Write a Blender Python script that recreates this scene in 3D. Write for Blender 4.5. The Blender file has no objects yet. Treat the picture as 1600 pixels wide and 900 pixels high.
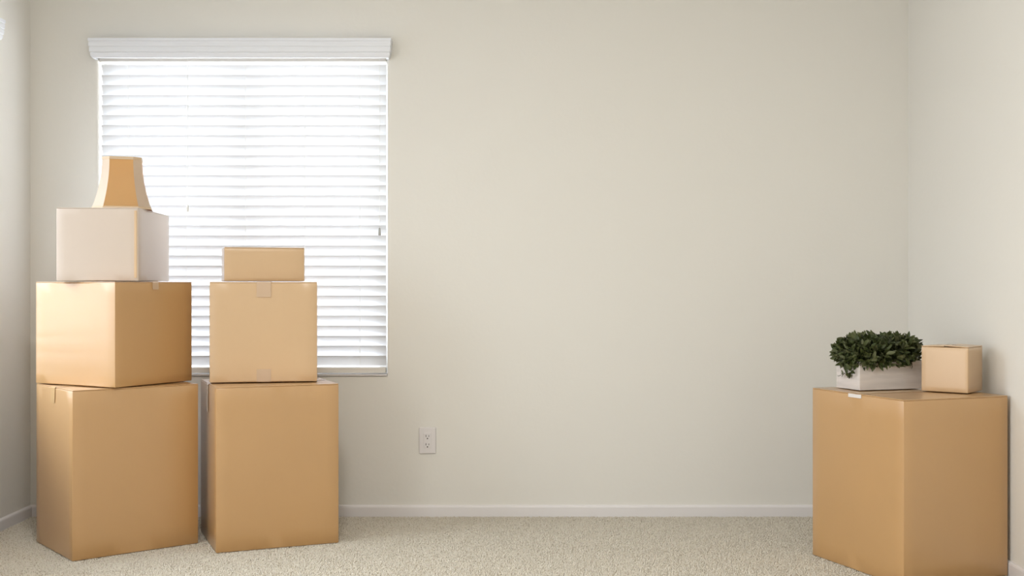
import bpy, bmesh, math, random
import numpy as np
from mathutils import Vector, Matrix

S = bpy.context.scene
C = S.collection
random.seed(7)
RNG = np.random.default_rng(7)

# ------------------------------------------------------------------ camera
F = 1810.0                       # focal length in pixels of the 1600 px frame
HC = 1.02                        # camera height
cam = bpy.data.cameras.new('camera')
cam.lens = 36.0 * F / 1600.0
cam.sensor_width = 36.0
cam.shift_y = -1.0 / 1600.0
cam.clip_start = 0.05
camo = bpy.data.objects.new('camera', cam)
C.objects.link(camo)
camo.location = (0, 0, HC)
camo.rotation_euler = (math.radians(90), 0, 0)
S.camera = camo

# ------------------------------------------------------------------ room measures
D = 5.14                         # depth of the window wall
XL, XR = -2.137, 1.759           # left and right wall
YR = -1.6                        # rear wall (behind the camera)
ZC = 2.60                        # ceiling
WX0, WX1 = -1.840, -0.5537       # window opening
WZ0, WZ1 = 0.628, 2.065
LY0, LY1 = 3.10, 4.72            # opening in the left wall (only its valance end is in view)
GY0, GY1, DZ1 = -0.45, 2.25, 2.15     # unseen glazed door added in the left wall for fill light
TH = 0.15                        # wall thickness

# ------------------------------------------------------------------ world, lights, exposure
w = bpy.data.worlds.new('world'); S.world = w; w.use_nodes = True
bg = w.node_tree.nodes['Background']
bg.inputs[0].default_value = (0.93, 0.97, 1.0, 1)
bg.inputs[1].default_value = 1.8

def area(name, loc, rot, sx, sy, power, col=(1, 1, 1)):
    l = bpy.data.lights.new(name, 'AREA'); l.shape = 'RECTANGLE'
    l.size = sx; l.size_y = sy; l.energy = power; l.color = col
    o = bpy.data.objects.new(name, l); C.objects.link(o)
    o.location = loc; o.rotation_euler = rot
    return o
R = math.radians
# daylight outside the blind covered window (points into the room, -y)
area('daylight_front_window', ((WX0+WX1)/2, D+0.45, 1.32), (R(-88), 0, 0), 1.7, 2.2, 90, (0.92, 0.96, 1.0))
# daylight outside the left window (points +x, slightly down)
area('daylight_left_window', (XL-0.75, (LY0+LY1)/2, 1.85), (0, R(-84), 0), 2.2, 2.2, 122, (0.82, 0.91, 1.0))
# fill light through the added glazed door in the left wall, out of view
area('fill_added_door', (XL-0.45, (GY0+GY1)/2, 1.1), (0, R(-98), 0), 2.1, 2.6, 64, (1.0, 0.975, 0.935))

# added fill lamp under the ceiling, out of view, to brighten the room
lp = area('added_fill_lamp_light', (-0.45, 1.9, ZC-0.11), (0, 0, 0), .42, .42, 38, (1.0, 0.97, 0.93)); lp.data.shape = 'DISK'

S.view_settings.view_transform = 'Standard'
S.view_settings.look = 'None'
S.view_settings.exposure = 0.0
S.view_settings.gamma = 1.0
S.view_settings.use_curve_mapping = False

# ------------------------------------------------------------------ materials
def mat(name, col, rough=0.6, spec=0.5, bump=None, mott=None, coat=0.0, sheen=0.0, trans=0.0):
    m = bpy.data.materials.new(name); m.use_nodes = True
    nt = m.node_tree; N = nt.nodes; L = nt.links
    p = N['Principled BSDF']
    p.inputs['Base Color'].default_value = (*col, 1)
    p.inputs['Roughness'].default_value = rough
    p.inputs['Specular IOR Level'].default_value = spec
    p.inputs['Coat Weight'].default_value = coat
    p.inputs['Coat Roughness'].default_value = 0.32; p.inputs['Coat IOR'].default_value = 1.6
    p.inputs['Sheen Weight'].default_value = sheen
    tc = N.new('ShaderNodeTexCoord')
    if mott:
        sc, amt = mott[0], mott[1]
        mp = N.new('ShaderNodeMapping'); L.new(tc.outputs['Object'], mp.inputs[0])
        if len(mott) > 2: mp.inputs['Scale'].default_value = mott[2]
        n = N.new('ShaderNodeTexNoise'); n.inputs['Scale'].default_value = sc; n.inputs['Detail'].default_value = 5
        L.new(mp.outputs[0], n.inputs['Vector'])
        r = N.new('ShaderNodeValToRGB')
        r.color_ramp.elements[0].position = 0.3; r.color_ramp.elements[1].position = 0.7
        r.color_ramp.elements[0].color = tuple(c*(1-amt) for c in col)+(1,)
        r.color_ramp.elements[1].color = tuple(min(1, c*(1+amt)) for c in col)+(1,)
        L.new(n.outputs['Fac'], r.inputs[0]); L.new(r.outputs[0], p.inputs['Base Color'])
    if bump:
        sc, st, dist = bump[0], bump[1], bump[2]
        mp = N.new('ShaderNodeMapping'); L.new(tc.outputs['Object'], mp.inputs[0])
        if len(bump) > 3: mp.inputs['Scale'].default_value = bump[3]
        n = N.new('ShaderNodeTexNoise'); n.inputs['Scale'].default_value = sc; n.inputs['Detail'].default_value = 4
        L.new(mp.outputs[0], n.inputs['Vector'])
        b = N.new('ShaderNodeBump'); b.inputs['Strength'].default_value = st; b.inputs['Distance'].default_value = dist
        L.new(n.outputs['Fac'], b.inputs['Height']); L.new(b.outputs[0], p.inputs['Normal'])
    if trans:
        t = N.new('ShaderNodeBsdfTranslucent'); t.inputs[0].default_value = (*[min(1, c*1.0) for c in col], 1)
        mx = N.new('ShaderNodeMixShader'); mx.inputs[0].default_value = trans
        L.new(p.outputs[0], mx.inputs[1]); L.new(t.outputs[0], mx.inputs[2])
        L.new(mx.outputs[0], N['Material Output'].inputs[0])
    return m

M = {
 'wall':   mat('wall_paint', (0.80, 0.782, 0.735), 0.85, 0.25, bump=(55, 0.25, 0.002)),
 'ceil':   mat('ceiling_paint', (0.86, 0.855, 0.84), 0.9, 0.2),
 'trim':   mat('white_trim', (0.80, 0.775, 0.775), 0.45, 0.4),
 'valance':mat('valance_white', (0.83, 0.85, 0.90), 0.4, 0.5),
 'slat':   mat('blind_slat', (0.82, 0.83, 0.85), 0.5, 0.4, trans=0.22),
 'rail':   mat('blind_rail', (0.80, 0.775, 0.73), 0.5, 0.4),
 'cord':   mat('blind_cord', (0.85, 0.85, 0.83), 0.8, 0.2),
 'tassel': mat('tassel_grey', (0.45, 0.45, 0.44), 0.5, 0.4),
 'vinyl':  mat('window_vinyl', (0.85, 0.85, 0.85), 0.4, 0.5),
 'card':   mat('cardboard', (0.52, 0.298, 0.115), 0.50, 0.55, bump=(9, 0.12, 0.002, (14, 14, 0.7)), mott=(2.2, 0.035), coat=1.0),
 'cardl':  mat('cardboard_pale', (0.60, 0.40, 0.215), 0.50, 0.55, bump=(9, 0.12, 0.002, (14, 14, 0.7)), mott=(2.2, 0.03), coat=0.9),
 'cardhaze':  mat('cardboard_haze', (0.585, 0.485, 0.40), 0.50, 0.55, bump=(9, 0.12, 0.002, (14, 14, 0.7)), mott=(2.2, 0.02), coat=0.25),  # bright haze near the window is put into this base colour
 'edge':   mat('cardboard_edge', (0.42, 0.26, 0.13), 0.8, 0.3),
 'tape':   mat('packing_tape', (0.57, 0.405, 0.27), 0.25, 0.6, coat=0.4),
 'tapec':  mat('clear_tape', (0.54, 0.345, 0.155), 0.3, 0.5, coat=0.5),
 'tapew':  mat('white_tape', (0.78, 0.74, 0.72), 0.3, 0.6, coat=0.3),
 'shade':  mat('lamp_shade_fabric', (0.82, 0.53, 0.21), 0.6, 0.4, bump=(40, 0.15, 0.001, (6, 6, 0.4)), trans=0.5, sheen=1.0, coat=0.4),
 'shadelit': mat('lamp_shade_corner_lit', (0.80, 0.66, 0.50), 0.6, 0.4, bump=(40, 0.15, 0.001, (6, 6, 0.4)), trans=0.4, sheen=1.0, coat=0.4),  # window light on the cut corners is put into this paler colour
 'shadet': mat('lamp_shade_trim', (0.62, 0.46, 0.30), 0.6, 0.4, sheen=0.3),
 'wire':   mat('brass_wire', (0.55, 0.42, 0.2), 0.35, 0.5),
 'plate':  mat('outlet_plastic', (0.76, 0.73, 0.73), 0.35, 0.5),
 'slot':   mat('outlet_slot', (0.07, 0.06, 0.05), 0.6, 0.3),
 'planter':mat('whitewashed_wood', (0.66, 0.615, 0.59), 0.6, 0.35, mott=(5, 0.10, (1.2, 1.2, 12)), bump=(12, 0.4, 0.003, (1, 1, 9))),
 'soil':   mat('soil', (0.05, 0.035, 0.02), 0.9, 0.2),
 'stem':   mat('plant_stem', (0.06, 0.08, 0.025), 0.6, 0.3),
}
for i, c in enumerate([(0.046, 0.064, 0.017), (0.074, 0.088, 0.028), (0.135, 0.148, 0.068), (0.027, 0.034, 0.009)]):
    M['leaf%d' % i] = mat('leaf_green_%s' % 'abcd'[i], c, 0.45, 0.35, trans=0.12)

def glass_mat():
    m = bpy.data.materials.new('window_glass'); m.use_nodes = True
    nt = m.node_tree; N = nt.nodes; L = nt.links
    for n in list(N):
        if n.type == 'BSDF_PRINCIPLED': N.remove(n)
    t = N.new('ShaderNodeBsdfTransparent'); g = N.new('ShaderNodeBsdfGlossy'); g.inputs['Roughness'].default_value = 0.02
    lw = N.new('ShaderNodeLayerWeight')
    pw = N.new('ShaderNodeMath'); pw.operation = 'POWER'; pw.inputs[1].default_value = 5.0
    f = N.new('ShaderNodeMath'); f.operation = 'MULTIPLY_ADD'; f.inputs[1].default_value = 0.8; f.inputs[2].default_value = 0.03
    L.new(lw.outputs['Facing'], pw.inputs[0]); L.new(pw.outputs[0], f.inputs[0])
    mx = N.new('ShaderNodeMixShader')
    L.new(f.outputs[0], mx.inputs[0]); L.new(t.outputs[0], mx.inputs[1]); L.new(g.outputs[0], mx.inputs[2])
    L.new(mx.outputs[0], N['Material Output'].inputs[0])
    return m
M['glass'] = glass_mat()

def carpet_mat():
    m = bpy.data.materials.new('carpet_yarn'); m.use_nodes = True
    nt = m.node_tree; N = nt.nodes; L = nt.links; p = N['Principled BSDF']
    p.inputs['Roughness'].default_value = 0.9; p.inputs['Specular IOR Level'].default_value = 0.15
    p.inputs['Sheen Weight'].default_value = 0.25
    tc = N.new('ShaderNodeTexCoord')
    n1 = N.new('ShaderNodeTexNoise'); n1.inputs['Scale'].default_value = 170; n1.inputs['Detail'].default_value = 2
    L.new(tc.outputs['Object'], n1.inputs['Vector'])
    r = N.new('ShaderNodeValToRGB'); e = r.color_ramp.elements
    e[0].position = 0.33; e[0].color = (0.45, 0.375, 0.265, 1)
    e[1].position = 0.56; e[1].color = (0.79, 0.735, 0.63, 1)
    x = r.color_ramp.elements.new(0.44); x.color = (0.71, 0.645, 0.53, 1)
    L.new(n1.outputs['Fac'], r.inputs[0]); L.new(r.outputs[0], p.inputs['Base Color'])
    n2 = N.new('ShaderNodeTexNoise'); n2.inputs['Scale'].default_value = 150; n2.inputs['Detail'].default_value = 3
    L.new(tc.outputs['Object'], n2.inputs['Vector'])
    b = N.new('ShaderNodeBump'); b.inputs['Strength'].default_value = 0.5; b.inputs['Distance'].default_value = 0.006
    L.new(n2.outputs['Fac'], b.inputs['Height']); L.new(b.outputs[0], p.inputs['Normal'])
    return m
M['carpet'] = carpet_mat()

# ------------------------------------------------------------------ helpers
def tag(o, label=None, cat=None, group=None, kind=None):
    if label: o['label'] = label
    if cat: o['category'] = cat
    if group: o['group'] = group
    if kind: o['kind'] = kind
    return o

def empty(name, loc=(0, 0, 0), rz=0.0, parent=None):
    o = bpy.data.objects.new(name, None); C.objects.link(o)
    o.empty_display_size = 0.05
    o.location = loc; o.rotation_euler = (0, 0, rz); o.parent = parent
    return o

def link(name, bm, m, parent=None, smooth=False, loc=None):
    me = bpy.data.meshes.new(name); bm.normal_update(); bm.to_mesh(me); bm.free()
    mats = m if isinstance(m, (list, tuple)) else [m]
    for k in mats: me.materials.append(k)
    if smooth:
        for p in me.polygons: p.use_smooth = True
    o = bpy.data.objects.new(name, me); C.objects.link(o); o.parent = parent
    if loc: o.location = loc
    return o

def box(bm, x0, x1, y0, y1, z0, z1, bev=0.0, seg=2):
    r = bmesh.ops.create_cube(bm, size=1.0)
    vs = r['verts']
    for v in vs:
        v.co = Vector((x0+(v.co.x+.5)*(x1-x0), y0+(v.co.y+.5)*(y1-y0), z0+(v.co.z+.5)*(z1-z0)))
    if bev:
        es = list({e for v in vs for e in v.link_edges})
        bmesh.ops.bevel(bm, geom=es, offset=bev, segments=seg, affect='EDGES', profile=0.5)
    return bm

def bx(x0, x1, y0, y1, z0, z1, bev=0.0, seg=2):
    return box(bmesh.new(), x0, x1, y0, y1, z0, z1, bev, seg)

def tube(bm, pts, r, n=8, cap=True):
    rings = []
    pts = [Vector(p) for p in pts]
    for i, p in enumerate(pts):
        t = (pts[min(i+1, len(pts)-1)] - pts[max(i-1, 0)]).normalized()
        a = Vector((0, 0, 1)) if abs(t.z) < 0.9 else Vector((1, 0, 0))
        u = t.cross(a).normalized(); v = t.cross(u)
        rr = r[i] if isinstance(r, (list, tuple)) else r
        rings.append([bm.verts.new(p + u*rr*math.cos(2*math.pi*k/n) + v*rr*math.sin(2*math.pi*k/n)) for k in range(n)])
    for a, b in zip(rings, rings[1:]):
        for k in range(n):
            bm.faces.new((a[k], a[(k+1) % n], b[(k+1) % n], b[k]))
    if cap:
        bm.faces.new(rings[0]); bm.faces.new(rings[-1][::-1])
    return bm

def autosmooth(o, ang=35):
    me = o.data
    for p in me.polygons: p.use_smooth = True
    me.set_sharp_from_angle(angle=R(ang))

# ------------------------------------------------------------------ shell
struct = lambda n, bm, m: tag(link(n, bm, m), kind='structure')

fl = bx(XL-TH, XR+TH, YR-TH, D+TH, -0.12, 0.0)
floor = struct('floor', fl, M['carpet'])
struct('ceiling', bx(XL-TH, XR+TH, YR-TH, D+TH, ZC, ZC+0.12), M['ceil'])

def rounded_opening(bm):
    pass

def wall_with_hole(name, L, H, a0, a1, z0, z1, th):
    """wall in local x (0..L), y 0 (room face) .. th, with an opening whose room side arris is rounded (bullnose)"""
    bm = bmesh.new()
    r = 0.012; K = 4
    def ring(off, y):
        return [bm.verts.new(p) for p in ((a0-off, y, z0-off), (a1+off, y, z0-off), (a1+off, y, z1+off), (a0-off, y, z1+off))]
    outer = [bm.verts.new(p) for p in ((0, 0, 0), (L, 0, 0), (L, 0, H), (0, 0, H))]
    rings = []
    for k in range(K+1):
        t = math.pi/2*k/K
        rings.append(ring(r*(1-math.sin(t)), r*(1-math.cos(t))))
    rings.append(ring(0, th))
    outb = [bm.verts.new(p) for p in ((0, th, 0), (L, th, 0), (L, th, H), (0, th, H))]
    seq = [outer] + rings + [outb]
    for a, b in zip(seq, seq[1:]):
        for k in range(4):
            f = bm.faces.new((a[k], a[(k+1) % 4], b[(k+1) % 4], b[k]))
            f.smooth = a in rings[:-1] and b in rings[:-1]
    for k in range(4):
        bm.faces.new((outer[k], outb[k], outb[(k+1) % 4], outer[(k+1) % 4]))
    bmesh.ops.recalc_face_normals(bm, faces=bm.faces)
    return struct(name, bm, M['wall'])

wb = wall_with_hole('wall_back', XR-XL, ZC, WX0-XL, WX1-XL, WZ0, WZ1, TH); wb.location = (XL, D, 0)
# left wall: local x runs along -y ... use rotation +90deg: local x -> +y, local y -> -x
# left wall: the window part (local x -> +y, local y -> -x) and the part with the added glazed door
wl = wall_with_hole('wall_left', D-GY1, ZC, LY0-GY1, LY1-GY1, WZ0, WZ1, TH); wl.location = (XL, GY1, 0); wl.rotation_euler = (0, 0, R(90))
lb = bmesh.new()
box(lb, XL-TH, XL, YR, GY0, 0, ZC); box(lb, XL-TH, XL, GY0, GY1, DZ1, ZC)
struct('wall_left_rear', lb, M['wall'])
struct('wall_right', bx(XR, XR+TH, YR, D+TH, 0, ZC), M['wall'])
struct('wall_rear', bx(XL-TH, XR+TH, YR-TH, YR, 0, ZC), M['wall'])
dr = tag(empty('added_door_1', (XL-0.07, (GY0+GY1)/2, 0), R(90)), kind='structure')  # door added out of view so fill light can enter
hw = (GY1-GY0)/2
for a, b in ((-hw, 0.04), (-0.04, hw)):
    fb = bmesh.new()
    box(fb, a, a+0.06, -0.03, 0.03, 0, DZ1); box(fb, b-0.06, b, -0.03, 0.03, 0, DZ1)
    box(fb, a+0.06, b-0.06, -0.03, 0.03, 0, 0.08); box(fb, a+0.06, b-0.06, -0.03, 0.03, DZ1-0.07, DZ1)
    s = link('sash', fb, M['vinyl'], dr)
    link('pane', bx(a+0.06, b-0.06, -0.004, 0.004, 0.08, DZ1-0.07), M['glass'], s)

# fixture built around the added fill lamp (above the frame)
cl = empty('added_fill_lamp', (-0.45, 1.9, ZC)); tag(cl, 'unseen round fill lamp added on the ceiling', 'lamp')
link('base_ring', tube(bmesh.new(), [(0, 0, 0), (0, 0, -.025), (0, 0, -.03)], [.20, .20, .18], 48), M['trim'], cl, smooth=False)
link('diffuser', tube(bmesh.new(), [(0, 0, -.03), (0, 0, -.06), (0, 0, -.08), (0, 0, -.09)], [.185, .175, .13, .05], 48), M['slat'], cl, smooth=True)

# baseboards: profile swept along the wall (thickness t, height h, eased top)
def baseboard(name, p0, p1, nrm, h=0.055, t=0.011):
    p0 = Vector(p0); p1 = Vector(p1); n = Vector(nrm)
    prof = [(0, 0), (t, 0), (t, h-0.010), (t*0.85, h-0.005), (t*0.45, h-0.001), (0, h)]
    bm = bmesh.new()
    ra = [bm.verts.new(p0 + n*a + Vector((0, 0, z))) for a, z in prof]
    rbk = [bm.verts.new(p1 + n*a + Vector((0, 0, z))) for a, z in prof]
    for k in range(len(prof)):
        bm.faces.new((ra[k], ra[(k+1) % len(prof)], rbk[(k+1) % len(prof)], rbk[k]))
    bm.faces.new(ra); bm.faces.new(rbk[::-1])
    bmesh.ops.recalc_face_normals(bm, faces=bm.faces)
    o = struct(name, bm, M['trim'])
    return o
baseboard('baseboard_back', (XL, D, 0), (XR, D, 0), (0, -1, 0))
baseboard('baseboard_left', (XL, GY1, 0), (XL, D-0.011, 0), (1, 0, 0))
baseboard('baseboard_right', (XR, YR, 0), (XR, D-0.011, 0), (-1, 0, 0))

# carpet pile: short bent yarn tufts over the part of the floor that can be seen
def carpet_pile():
    sp = 0.0052
    y0, y1 = 3.35, D-0.012
    xs = np.arange(XL+0.013, XR-0.013, sp); ys = np.arange(y0, y1, sp)
    X, Y = np.meshgrid(xs, ys); X = X.ravel(); Y = Y.ravel(); n = len(X)
    X = X + RNG.uniform(-.5, .5, n)*sp; Y = Y + RNG.uniform(-.5, .5, n)*sp
    X = np.clip(X, XL+.014, XR-.014); Y = np.minimum(Y, D-.014)
    h = RNG.uniform(0.004, 0.0085, n); r = RNG.uniform(0.0022, 0.0036, n)
    a = RNG.uniform(0, 2*np.pi, n); la = RNG.uniform(0, 2*np.pi, n); lm = RNG.uniform(0, 0.0035, n)
    V = np.zeros((n, 7, 3), np.float32)
    for k in range(3):
        t = a + k*2*np.pi/3
        V[:, k, 0] = X + r*0.9*np.cos(t); V[:, k, 1] = Y + r*0.9*np.sin(t); V[:, k, 2] = -0.001
        V[:, 3+k, 0] = X + lm*.6*np.cos(la) + r*np.cos(t+.5); V[:, 3+k, 1] = Y + lm*.6*np.sin(la) + r*np.sin(t+.5); V[:, 3+k, 2] = h*.62
    V[:, 6, 0] = X + lm*np.cos(la); V[:, 6, 1] = Y + lm*np.sin(la); V[:, 6, 2] = h
    T = []
    for k in range(3):
        j = (k+1) % 3
        T += [(k, j, 3+j), (k, 3+j, 3+k), (3+k, 3+j, 6)]
    T = np.array(T, np.int32)
    Fc = (T[None] + (np.arange(n, dtype=np.int32)*7)[:, None, None]).reshape(-1, 3)
    me = bpy.data.meshes.new('carpet_pile')
    me.vertices.add(n*7); me.vertices.foreach_set('co', V.reshape(-1))
    me.loops.add(len(Fc)*3); me.loops.foreach_set('vertex_index', Fc.reshape(-1))
    me.polygons.add(len(Fc)); me.polygons.foreach_set('loop_start', np.arange(0, len(Fc)*3, 3, dtype=np.int32))
    me.polygons.foreach_set('loop_total', np.full(len(Fc), 3, np.int32))
    me.polygons.foreach_set('use_smooth', np.ones(len(Fc), bool))
    me.update(calc_edges=True); me.validate()
    me.materials.append(M['carpet'])
    o = bpy.data.objects.new('carpet_pile', me); C.objects.link(o); o.parent = floor
    o['kind'] = 'stuff'
carpet_pile()

# ------------------------------------------------------------------ windows and blinds
def window_unit(name, mtx, Lw, z0, z1):
    """local: x along opening (0..Lw), y outward from room face, z up"""
    root = tag(empty(name), kind='structure'); root.matrix_world = mtx
    y0, y1 = 0.085, 0.135
    f = bmesh.new(); t = 0.045
    box(f, 0, t, y0, y1, z0, z1); box(f, Lw-t, Lw, y0, y1, z0, z1)
    box(f, t, Lw-t, y0, y1, z0, z0+t); box(f, t, Lw-t, y0, y1, z1-t, z1)
    link('window_frame', f, M['vinyl'], root)
    mx = Lw/2
    link('mullion', bx(mx-0.022, mx+0.022, y0+.005, y1-.005, z0+t, z1-t, .003), M['vinyl'], root)
    for a, b in ((t, mx-0.022), (mx+0.022, Lw-t)):
        link('pane', bx(a, b, y0+.02, y0+.026, z0+t, z1-t), M['glass'], root)
    # thin painted sill board with a slight nosing
    link('window_sill', bx(0.001, Lw-.001, -0.006, y0, z0-0.0005, z0+0.006, .002), M['trim'], root)
    return root

def slat_mesh(Lw, wd=0.0508, crown=0.0028, th=0.0026, n=8):
    bm = bmesh.new()
    top, bot = [], []
    for k in range(n+1):
        u = k/n*2-1
        y = u*wd/2; z = crown*(1-u*u)
        tt = th*(1 - 0.5*abs(u)**4)
        top.append((y, z+tt/2)); bot.append((y, z-tt/2))
    prof = top + bot[::-1]
    a = [bm.verts.new((0, y, z)) for y, z in prof]; b = [bm.verts.new((Lw, y, z)) for y, z in prof]
    m = len(prof)
    for k in range(m): bm.faces.new((a[k], a[(k+1) % m], b[(k+1) % m], b[k]))
    bm.faces.new(a); bm.faces.new(b[::-1])
    bmesh.ops.recalc_face_normals(bm, faces=bm.faces)
    return bm

PITCH = 0.0447
def blind(label, mtx, Lw, z0, z1, tilt, cords=True):
    root = empty('window_blind'); root.matrix_world = mtx
    tag(root, label, 'blind')
    # headrail
    yc = 0.035
    link('headrail', bx(0.006, Lw-0.006, yc-0.028, yc+0.028, z1-0.042, z1-0.002, .002), M['rail'], root)
    # valance: crown profile (outward distance from wall, z), mitred returns
    zt, zb = z1+0.048, z1-0.036
    prof = [(0.0635, zt), (0.0635, zt-0.011), (0.0605, zt-0.014), (0.0620, zt-0.020), (0.0615, zt-0.034), (0.0585, zt-0.038),
            (0.0600, zt-0.043), (0.0590, zt-0.058), (0.0550, zt-0.062), (0.0565, zt-0.066), (0.0545, zt-0.076), (0.0500, zb)]
    inner = [(p[0]-0.012, p[1]) for p in prof]
    loop = prof + inner[::-1]
    base = 0.046        # side overhang of the return at distance 0.05
    secs = []
    bm = bmesh.new()
    def sec(kind):
        vs = []
        for (d, z) in loop:
            e = d - 0.050 - (0.0)     # how far beyond nominal
            xo = -0.006 - e; xr = Lw + 0.010 + e
            if kind == 0: vs.append(bm.verts.new((xo, -0.001, z)))
            if kind == 1: vs.append(bm.verts.new((xo, -d, z)))
            if kind == 2: vs.append(bm.verts.new((xr, -d, z)))
            if kind == 3: vs.append(bm.verts.new((xr, -0.001, z)))
        return vs
    secs = [sec(k) for k in range(4)]
    m = len(loop)
    for a, b in zip(secs, secs[1:]):
        for k in range(m): bm.faces.new((a[k], a[(k+1) % m], b[(k+1) % m], b[k]))
    bm.faces.new(secs[0]); bm.faces.new(secs[-1][::-1])
    bmesh.ops.recalc_face_normals(bm, faces=bm.faces)
    link('valance', bm, M['valance'], root)
    # slats
    sl = slat_mesh(Lw-0.017)
    first = None
    zbot = z0+0.043
    zz = zbot + 0.022
    k = 0
    while zz < z1-0.045:
        if first is None:
            first = link('slat', sl, M['slat'], root, smooth=False); autosmooth(first, 40); o = first
        else:
            o = first.copy(); C.objects.link(o); o.parent = root
        o.location = (0.0095, yc, zz)
        o.rotation_euler = (tilt + random.uniform(-.012, .012), 0, 0)
        zz += PITCH; k += 1
    # bottom rail
    link('bottom_rail', bx(0.010, Lw-0.008, yc-0.026, yc+0.026, z0+0.010, z0+0.036, .005, 3), M['rail'], root)
    # ladder cords in front and behind the slats
    for fx in (0.105, 0.305, 0.51, 0.715, 0.905):
        x = Lw*fx
        b = bmesh.new()
        tube(b, [(x, yc-0.0275, z0+0.034), (x, yc-0.0275, z1-0.04)], 0.0007, 5)
        tube(b, [(x, yc+0.0275, z0+0.034), (x, yc+0.0275, z1-0.04)], 0.0007, 5)
        link('ladder_cord', b, M['cord'], root)
    if cords:
        for x, zlow, mt in ((Lw-0.034, 1.25, 'tassel'), (Lw*0.312, 1.355, 'cord')):
            b = bmesh.new()
            tube(b, [(x, yc-0.034, z1-0.03), (x+.0006, yc-0.036, (z1+zlow)/2), (x, yc-0.036, zlow+0.03)], 0.0009, 5)
            cd = link('pull_cord', b, M['cord'], root)
            b = bmesh.new()
            tube(b, [(x, yc-0.036, zlow+0.034), (x, yc-0.036, zlow+0.030), (x, yc-0.036, zlow+0.004), (x, yc-0.036, zlow)],
                 [0.0025, 0.0048, 0.0066, 0.0045], 12)
            link('tassel', b, M[mt], cd, smooth=True)
    return root

I_front = Matrix.Translation((WX0, D, 0))
I_left = Matrix.Translation((XL, LY0, 0)) @ Matrix.Rotation(R(90), 4, 'Z')
window_unit('window_1', I_front, WX1-WX0, WZ0, WZ1)
window_unit('window_2', I_left, LY1-LY0, WZ0, WZ1)
blind('closed white horizontal slat blind with moulded valance, behind the stacked boxes', I_front, WX1-WX0, WZ0, WZ1, R(-62))
blind('white blind on the left wall, only its valance end in view at top left', I_left, LY1-LY0, WZ0, WZ1, R(36), cords=False)

# ------------------------------------------------------------------ outlet
def outlet(x, z):
    r = empty('electrical_outlet', (x, D, z))
    tag(r, 'white duplex electrical outlet on the wall under and right of the window', 'outlet')
    # plate, rounded in plan and slightly domed (bevelled rim)
    link('cover_plate', bx(-0.0375, 0.0375, -0.0075, 0, -0.0585, 0.0585, .004, 3), M['plate'], r)
    rc = link('receptacle', bx(-0.0168, 0.0168, -0.0095, -0.004, -0.0335, 0.0335, .0015), M['plate'], r)
    for zc in (0.0155, -0.0215):
        b = bmesh.new()
        box(b, -0.0078, -0.0052, -0.0101, -0.009, zc+0.0005, zc+0.0100)
        box(b, 0.0050, 0.0072, -0.0101, -0.009, zc+0.0010, zc+0.0090)
        tube(b, [(0, -0.0101, zc-0.006), (0, -0.009, zc-0.006)], 0.0030, 10)
        link('socket', b, M['slot'], rc)
    for zc in (0.048, -0.048):
        b = tube(bmesh.new(), [(0, -0.0085, zc), (0, -0.006, zc)], 0.0028, 12)
        link('screw', b, M['plate'], r)
outlet(-0.3745, 0.341)

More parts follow.
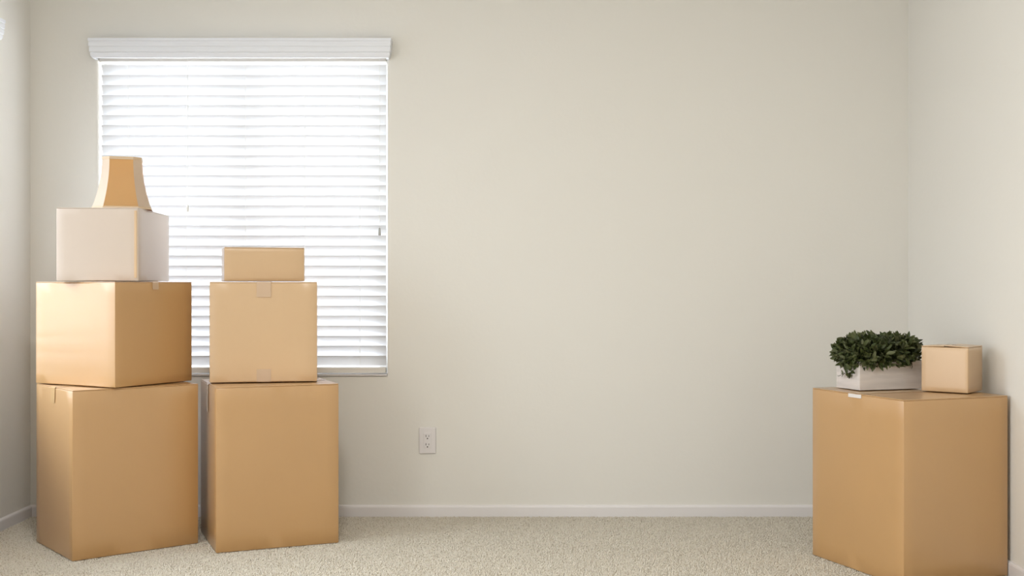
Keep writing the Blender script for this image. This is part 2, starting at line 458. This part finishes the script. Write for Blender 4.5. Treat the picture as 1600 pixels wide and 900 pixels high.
# ------------------------------------------------------------------ cardboard boxes
def carton(label, N, yaw, w, d, h, z, m='card', seam='x', bulge=0.003, tape='tape', tape_len=0.055, joint=None,
           flap_lift=0.0, group=None, seed=0, tape_m=None, tape_w=0.048, tape_sides=(1, 1), bottom_tape=False):
    """N: near corner (x, y); local x runs right/back from it (w), local y runs left/back (d)."""
    rnd = random.Random(seed)
    a = R(yaw)
    cx = N[0] + math.cos(a)*w/2 - math.sin(a)*d/2
    cy = N[1] + math.sin(a)*w/2 + math.cos(a)*d/2
    root = empty('cardboard_box', (cx, cy, z), a)
    tag(root, label, 'box', group)
    ft = 0.0032
    bm = bmesh.new()
    r = bmesh.ops.create_cube(bm, size=1.0)
    hb = h-ft
    for v in bm.verts:
        v.co = Vector((v.co.x*w, v.co.y*d, (v.co.z+.5)*hb))
    bmesh.ops.bevel(bm, geom=list(bm.edges), offset=0.0035, segments=2, affect='EDGES', profile=0.5)
    bmesh.ops.subdivide_edges(bm, edges=[e for e in bm.edges if e.calc_length() > 0.05], cuts=9, use_grid_fill=True)
    amp = {k: bulge*rnd.uniform(0.3, 1.0) for k in ('x+', 'x-', 'y+', 'y-')}
    for v in bm.verts:
        x, y, zz = v.co
        u = max(0, 1-(2*x/w)**2); vv = max(0, 1-(2*y/d)**2); t = max(0, 1-(2*zz/hb-1)**2)
        if abs(x) > w/2-0.001: v.co.x += math.copysign(1, x)*amp['x+' if x > 0 else 'x-']*vv*(0.35+0.65*t)*(t > 0)
        if abs(y) > d/2-0.001: v.co.y += math.copysign(1, y)*amp['y+' if y > 0 else 'y-']*u*(0.35+0.65*t)*(t > 0)
        # the folded bottom edge rounds in a little
    body = link('body', bm, M[m], root); autosmooth(body, 30)
    # top flaps meeting along a seam
    g = 0.0012
    for s in (-1, 1):
        fb = bmesh.new()
        if seam == 'x':
            y0, y1 = (g, d/2) if s > 0 else (-d/2, -g)
            box(fb, -w/2+.001, w/2-.001, y0, y1, hb-.0002, h, .0012, 2)
            if flap_lift:
                for v in fb.verts:
                    k = max(0, 1-abs(v.co.y)/(d/2)); v.co.z += flap_lift*k*(0.6 if s > 0 else 1.0)
        else:
            x0, x1 = (g, w/2) if s > 0 else (-w/2, -g)
            box(fb, x0, x1, -d/2+.001, d/2-.001, hb-.0002, h, .0012, 2)
            if flap_lift:
                for v in fb.verts:
                    k = max(0, 1-abs(v.co.x)/(w/2)); v.co.z += flap_lift*k*(0.6 if s > 0 else 1.0)
        link('flap', fb, M[m], root)
    # packing tape strip over the seam and down both ends
    def strip(ax_len, other, flip, ends, zc, tm, name):
        tb = bmesh.new(); th = 0.0006
        L2 = ax_len/2 + 0.0008
        lift = flap_lift*0.9
        path = []
        e0, e1 = ends
        bulge_off = bulge
        if zc > 0:
            if e0: path += [(-L2-bulge_off, h-tape_len), (-L2-bulge_off*.6, h-.004), (-L2+.002, h+.0006)]
            else: path += [(-ax_len/2+.004, h+.0006)]
            path += [(0, h+.0006+lift)]
            if e1: path += [(L2-.002, h+.0006), (L2+bulge_off*.6, h-.004), (L2+bulge_off, h-tape_len)]
            else: path += [(ax_len/2-.004, h+.0006)]
        else:
            path = [(-L2-bulge_off, tape_len*.85), (-L2-bulge_off*.5, 0.002), (-L2+.003, -0.0004)]
        wd = tape_w/2
        rows = []
        for k, (p, zz) in enumerate(path):
            q0 = path[max(0, k-1)]; q1 = path[min(len(path)-1, k+1)]
            tx, tz = q1[0]-q0[0], q1[1]-q0[1]; l = math.hypot(tx, tz) or 1
            nx, nz = -tz/l*th, tx/l*th
            row = []
            for (sx, o) in ((-wd, 0), (wd, 0), (wd, 1), (-wd, 1)):
                aa, zz2 = p+nx*o, zz+nz*o
                row.append(tb.verts.new((aa, sx, zz2) if not flip else (sx, aa, zz2)))
            rows.append(row)
        for A, B in zip(rows, rows[1:]):
            for k in range(4): tb.faces.new((A[k], A[(k+1) % 4], B[(k+1) % 4], B[k]))
        tb.faces.new(rows[0]); tb.faces.new(rows[-1][::-1])
        bmesh.ops.recalc_face_normals(tb, faces=tb.faces)
        o = link(name, tb, M[tm], root)
        return o
    tm = tape_m or 'tape'
    if tape:
        strip(w if seam == 'x' else d, None, seam != 'x', tape_sides, 1, tm, 'tape')
        if bottom_tape:
            strip(w if seam == 'x' else d, None, seam != 'x', (1, 0), -1, tm, 'tape')
    if joint:
        # glued manufacturer's joint: a narrow overlap near one vertical edge
        face, pos, wid = joint
        jb = bmesh.new()
        if face == 'y-':
            box(jb, pos, pos+wid, -d/2-0.0022-bulge*.35, -d/2, 0.012, hb-.008, .0008)
        elif face == 'x-':
            box(jb, -w/2-0.0022-bulge*.35, -w/2, pos, pos+wid, 0.012, hb-.008, .0008)
        link('glued_seam', jb, M['cardl'], root)
    return root

ZB = 0.006     # cartons stand on the pile
b1 = carton('tall cardboard box standing on the carpet at far left, bottom of the left stack',
       (-1.6256, 4.283), 39, .492, .43, .632, ZB, 'card', 'x', seed=1, tape_len=.06, tape_m='tapec')
b2 = carton('squarish cardboard box turned cornerwise, middle of the left stack',
       (-1.494, 4.36), 60.5, .395, .447, .400, .6415, 'card', 'y', seed=2, tape_len=.03, tape_w=.03)
b3 = carton('cardboard box with window haze in its colour and a glued side seam, under the lampshade',
       (-1.437, 4.458), 93.5, .50, .310, .282, 1.0445, 'cardhaze', 'y', seed=3, tape=None, joint=('x-', -.149, .010))
c1 = carton('tall cardboard box on the carpet, bottom of the stack in front of the window',
       (-1.1287, 4.417), 22.5, .477, .43, .632, ZB, 'card', 'x', seed=4, tape_len=.11, tape_w=.045, tape_m='tape')
c2 = carton('cube shaped cardboard box with two tape ends on its front, under a low flat box',
       (-1.196, 4.58), 10.5, .420, .41, .399, .6425, 'cardl', 'y', seed=5, tape_len=.060, tape_w=.056, bottom_tape=True)
c3 = carton('low flat cardboard box on top of the stack in front of the window',
       (-1.150, 4.63), 17, .318, .20, .136, 1.045, 'cardl', 'x', seed=6, tape=None, bulge=.0015)
d1 = carton('tall cardboard box by the right wall holding the planter and a small box',
       (1.3237, 3.915), 21, .452, .514, .633, ZB, 'card', 'x', seed=7, tape_len=.012, tape_w=.06, tape_m='tapec', tape_sides=(0, 0))
link('tape_end', bx(-.226-.0042, -.226-.0008, -.036, .036, .6185, .6315, .0008), M['tapew'], d1)
d2 = carton('small cube cardboard box beside the planter on the right-hand tall box',
       (1.622, 4.119), 50, .154, .168, .165, .6425, 'cardl', 'x', seed=8, tape_len=.004, tape_w=.03, bulge=.001, flap_lift=.004, tape_sides=(0, 0))

# ------------------------------------------------------------------ lamp shade
def lampshade():
    root = empty('lamp_shade', (-1.553, 4.62, 1.3275), R(15))
    tag(root, 'tan fabric bell lampshade with cut corners on the top left box', 'lampshade')
    H = 0.205
    def outline(half, cut=0.40, n=5):
        # square of half width `half` with concave-cut (chamfered) corners, cut = fraction of half
        c = half*cut
        pts = []
        cor = [(1, -1), (1, 1), (-1, 1), (-1, -1)]
        P = [(-half+c, -half), (half-c, -half), (half, -half+c), (half, half-c), (half-c, half), (-half+c, half), (-half, half-c), (-half, -half+c)]
        out = []
        for k in range(8):
            a, b = P[k], P[(k+1) % 8]
            m = n if k % 2 == 0 else 3
            for j in range(m): out.append((a[0]+(b[0]-a[0])*j/m, a[1]+(b[1]-a[1])*j/m))
        return out
    def halfw(t):      # t: 0 bottom .. 1 top, bell curve
        return 0.0735 + (0.1120-0.0735)*max(0.0, 1-t)**2.0
    def shell(t0, t1, off, th, n=14, cols=None):
        bm = bmesh.new(); rows = []
        for i in range(n+1):
            t = t0+(t1-t0)*i/n
            rows.append([bm.verts.new((x, y, t*H)) for x, y in outline(halfw(t)+off)])
        inn = []
        for i in range(n, -1, -1):
            t = t0+(t1-t0)*i/n
            inn.append([bm.verts.new((x, y, t*H)) for x, y in outline(halfw(t)+off-th)])
        seq = rows + inn + [rows[0]]
        m = len(rows[0])
        for A, B in zip(seq, seq[1:]):
            for k in (cols or range(m)): bm.faces.new((A[k % m], A[(k+1) % m], B[(k+1) % m], B[k % m]))
        bmesh.ops.delete(bm, geom=[v for v in bm.verts if not v.link_faces], context='VERTS')
        bmesh.ops.holes_fill(bm, edges=[e for e in bm.edges if e.is_boundary], sides=0)
        bmesh.ops.recalc_face_normals(bm, faces=bm.faces)
        return bm
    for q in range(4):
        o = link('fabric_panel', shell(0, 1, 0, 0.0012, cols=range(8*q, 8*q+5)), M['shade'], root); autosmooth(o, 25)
        o = link('corner_panel', shell(0, 1, 0, 0.0012, cols=range(8*q+5, 8*q+8)), M['shadelit'], root); autosmooth(o, 25)
        o['label'] = 'corner panel with window light in its colour'
    o = link('top_trim', shell(0.955, 1.008, 0.0012, 0.002, 3), M['shadet'], root); autosmooth(o, 25)
    o = link('bottom_trim', shell(-0.0, 0.045, 0.0012, 0.002, 3), M['shadet'], root); autosmooth(o, 25)
    # washer fitting: ring and four spokes below the top
    wb_ = bmesh.new(); zt = H-0.02
    ring = [(0.016*math.cos(2*math.pi*k/16), 0.016*math.sin(2*math.pi*k/16), zt) for k in range(17)]
    tube(wb_, ring, 0.0018, 6, cap=False)
    for k in range(4):
        a = math.pi/2*k
        tube(wb_, [(0.016*math.cos(a), 0.016*math.sin(a), zt), (0.0745*math.cos(a), 0.0745*math.sin(a), H-0.004)], 0.0016, 6)
    link('spider_fitting', wb_, M['wire'], root)
lampshade()

# ------------------------------------------------------------------ planter with foliage
def planter():
    yaw = R(18)
    N = (1.2725, 4.24); w, d, h = .272, .1475, .104
    cx = N[0] + math.cos(yaw)*w/2 - math.sin(yaw)*d/2
    cy = N[1] + math.sin(yaw)*w/2 + math.cos(yaw)*d/2
    root = empty('potted_plant', (cx, cy, .6425), yaw)
    tag(root, 'bushy dark green plant in a whitewashed rectangular wooden planter', 'plant')
    t = 0.010
    pr = link('planter_box', bx(-w/2+t, w/2-t, -d/2+t, d/2-t, 0, .008), M['planter'], root)
    link('side_board', bx(-w/2, w/2, -d/2, -d/2+t, 0, h, .0012), M['planter'], pr)
    link('side_board', bx(-w/2, w/2, d/2-t, d/2, 0, h, .0012), M['planter'], pr)
    link('end_board', bx(-w/2, -w/2+t, -d/2+t, d/2-t, 0, h, .0012), M['planter'], pr)
    link('end_board', bx(w/2-t, w/2, -d/2+t, d/2-t, 0, h, .0012), M['planter'], pr)
    link('soil', bx(-w/2+t, w/2-t, -d/2+t, d/2-t, .008, .088), M['soil'], root)
    # leaf: pointed oval, folded on the midrib and bent back
    def leaf_geo(L=.026, W=.0115, bend=.25):
        rows = []; n = 6
        for i in range(n+1):
            s = i/n
            hw = W/2*math.sin(math.pi*s**0.85)**0.9 if 0 < s < 1 else 0.0
            x = L*s*math.cos(bend*s); z = -L*bend*s*s*.6
            rows.append((x, hw, z))
        V, Fc = [], []
        idx = []
        for i, (x, hw, z) in enumerate(rows):
            if hw < 1e-5:
                V.append((x, 0, z)); idx.append((len(V)-1,)*3)
            else:
                V += [(x, -hw, z+hw*.35), (x, 0, z), (x, hw, z+hw*.35)]
                idx.append((len(V)-3, len(V)-2, len(V)-1))
        for a, b in zip(idx, idx[1:]):
            for k in (0, 1):
                q = [a[k], a[k+1], b[k+1], b[k]]
                qq = []
                for e in q:
                    if e not in qq: qq.append(e)
                if len(qq) > 2: Fc.append(tuple(qq))
        return V, Fc
    variants = []
    for vi in range(8):
        V, Fc = leaf_geo(L=random.uniform(.024, .034), W=random.uniform(.0095, .0135), bend=random.uniform(0, .6))
        me = bpy.data.meshes.new('leaf'); me.from_pydata(V, [], Fc); me.materials.append(M['leaf%d' % (vi % 4)])
        for p in me.polygons: p.use_smooth = True
        variants.append((me, V, Fc))
    # crown: rounded loaf; sample sprig tips on its surface
    zc = .124; A, B, Hh = w/2+.024, d/2+.032, .074
    def point():
        # superellipsoid dome, mostly upper, some hanging skirt
        while True:
            v = Vector((random.gauss(0, 1), random.gauss(0, 1), random.gauss(0, 1))).normalized()
            if v.z > -0.62: break
        sx = abs(v.x)**.62*math.copysign(1, v.x); sy = abs(v.y)**.8*math.copysign(1, v.y); sz = abs(v.z)**.85*math.copysign(1, v.z)
        p = Vector(((A if sx < 0 else A-.008)*sx, B*sy, zc + Hh*sz*(1.0 if v.z > 0 else .72)))
        n = Vector((v.x/A*.10, v.y/B*.10, v.z/Hh*.07)).normalized()
        return p, n, v
    tips = []
    for k in range(3000):
        p, n, v = point()
        tips.append((p, n))
    # small trailing tuft over the left end
    for k in range(26):
        q = random.random()
        p = Vector((-w/2-.004-.018*random.random(), -d/2+.01+.085*random.random(), .10-.055*q))
        tips.append((p, Vector((-.5, -.5, -.6)).normalized()))
    stuffV, stuffF, stuffM = [], [], []
    # direction to camera in local space, to rank which leaves show largest
    inv = (Matrix.Translation((cx, cy, .6425)) @ Matrix.Rotation(yaw, 4, 'Z')).inverted()
    eye = inv @ Vector((0, 0, HC))
    recs = []
    for k, (p, n) in enumerate(tips):
        depth = random.choice((random.uniform(.45, .8), random.uniform(.78, 1.06), random.uniform(.85, 1.06))) if k < 3000 else 1.0
        c0 = Vector((0, 0, .11))
        q = c0 + (p-c0)*depth
        dirv = (n + Vector((random.uniform(-.8, .8), random.uniform(-.8, .8), random.uniform(-.45, .75)))).normalized()
        up = (n*0.8 + Vector((random.uniform(-.6, .6), random.uniform(-.6, .6), random.uniform(-.2, .8))))
        yv = up.cross(dirv)
        if yv.length < 1e-3: continue
        yv.normalize(); zv = dirv.cross(yv)
        m = Matrix((dirv, yv, zv)).transposed().to_4x4()
        s = random.uniform(.8, 1.2)
        m = Matrix.Translation(q - dirv*.010) @ m @ Matrix.Scale(s, 4)
        if q.z < .060 and k < 3000: continue
        wt = inv.inverted() @ (m @ Vector((.030, 0, 0)))
        if wt.z < .825 and (wt-d2.location).xy.length < .125: continue      # keep clear of the small carton
        tip = m @ Vector((.024, 0, 0))
        if tip.z < .045 and abs(tip.x) < w/2 and abs(tip.y) < d/2: continue
        score = depth + .5*(n.dot((eye-q).normalized()))
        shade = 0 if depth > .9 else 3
        recs.append((score, m, k, depth))
    recs.sort(key=lambda r: -r[0])
    for i, (sc, m, k, depth) in enumerate(recs):
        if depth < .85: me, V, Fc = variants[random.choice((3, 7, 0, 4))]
        else: me, V, Fc = variants[random.choices(range(8), (3, 4, 2, 1, 3, 4, 2, 1))[0]]
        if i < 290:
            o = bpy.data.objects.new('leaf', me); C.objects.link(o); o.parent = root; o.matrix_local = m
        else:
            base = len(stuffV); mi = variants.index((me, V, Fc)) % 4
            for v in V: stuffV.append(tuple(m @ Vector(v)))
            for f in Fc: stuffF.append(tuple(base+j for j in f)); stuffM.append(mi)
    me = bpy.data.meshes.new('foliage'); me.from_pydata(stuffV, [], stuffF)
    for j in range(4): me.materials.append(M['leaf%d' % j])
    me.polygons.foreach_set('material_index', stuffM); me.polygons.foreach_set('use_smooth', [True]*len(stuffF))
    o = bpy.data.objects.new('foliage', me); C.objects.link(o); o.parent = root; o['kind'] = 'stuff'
    # stems
    sb = bmesh.new()
    for k in range(70):
        p, n, v = point()
        x0 = max(-w/2+.02, min(w/2-.02, p.x*.8)); y0 = max(-d/2+.02, min(d/2-.02, p.y*.6))
        a = Vector((x0, y0, .085)); c = a.lerp(p*.95, .5) + Vector((0, 0, .012))
        if (p.z < .09): continue
        tube(sb, [a, c, p*.93 + Vector((0, 0, .005))], [.0016, .0012, .0007], 5)
    o = link('stems', sb, M['stem'], root); o['kind'] = 'stuff'
planter()
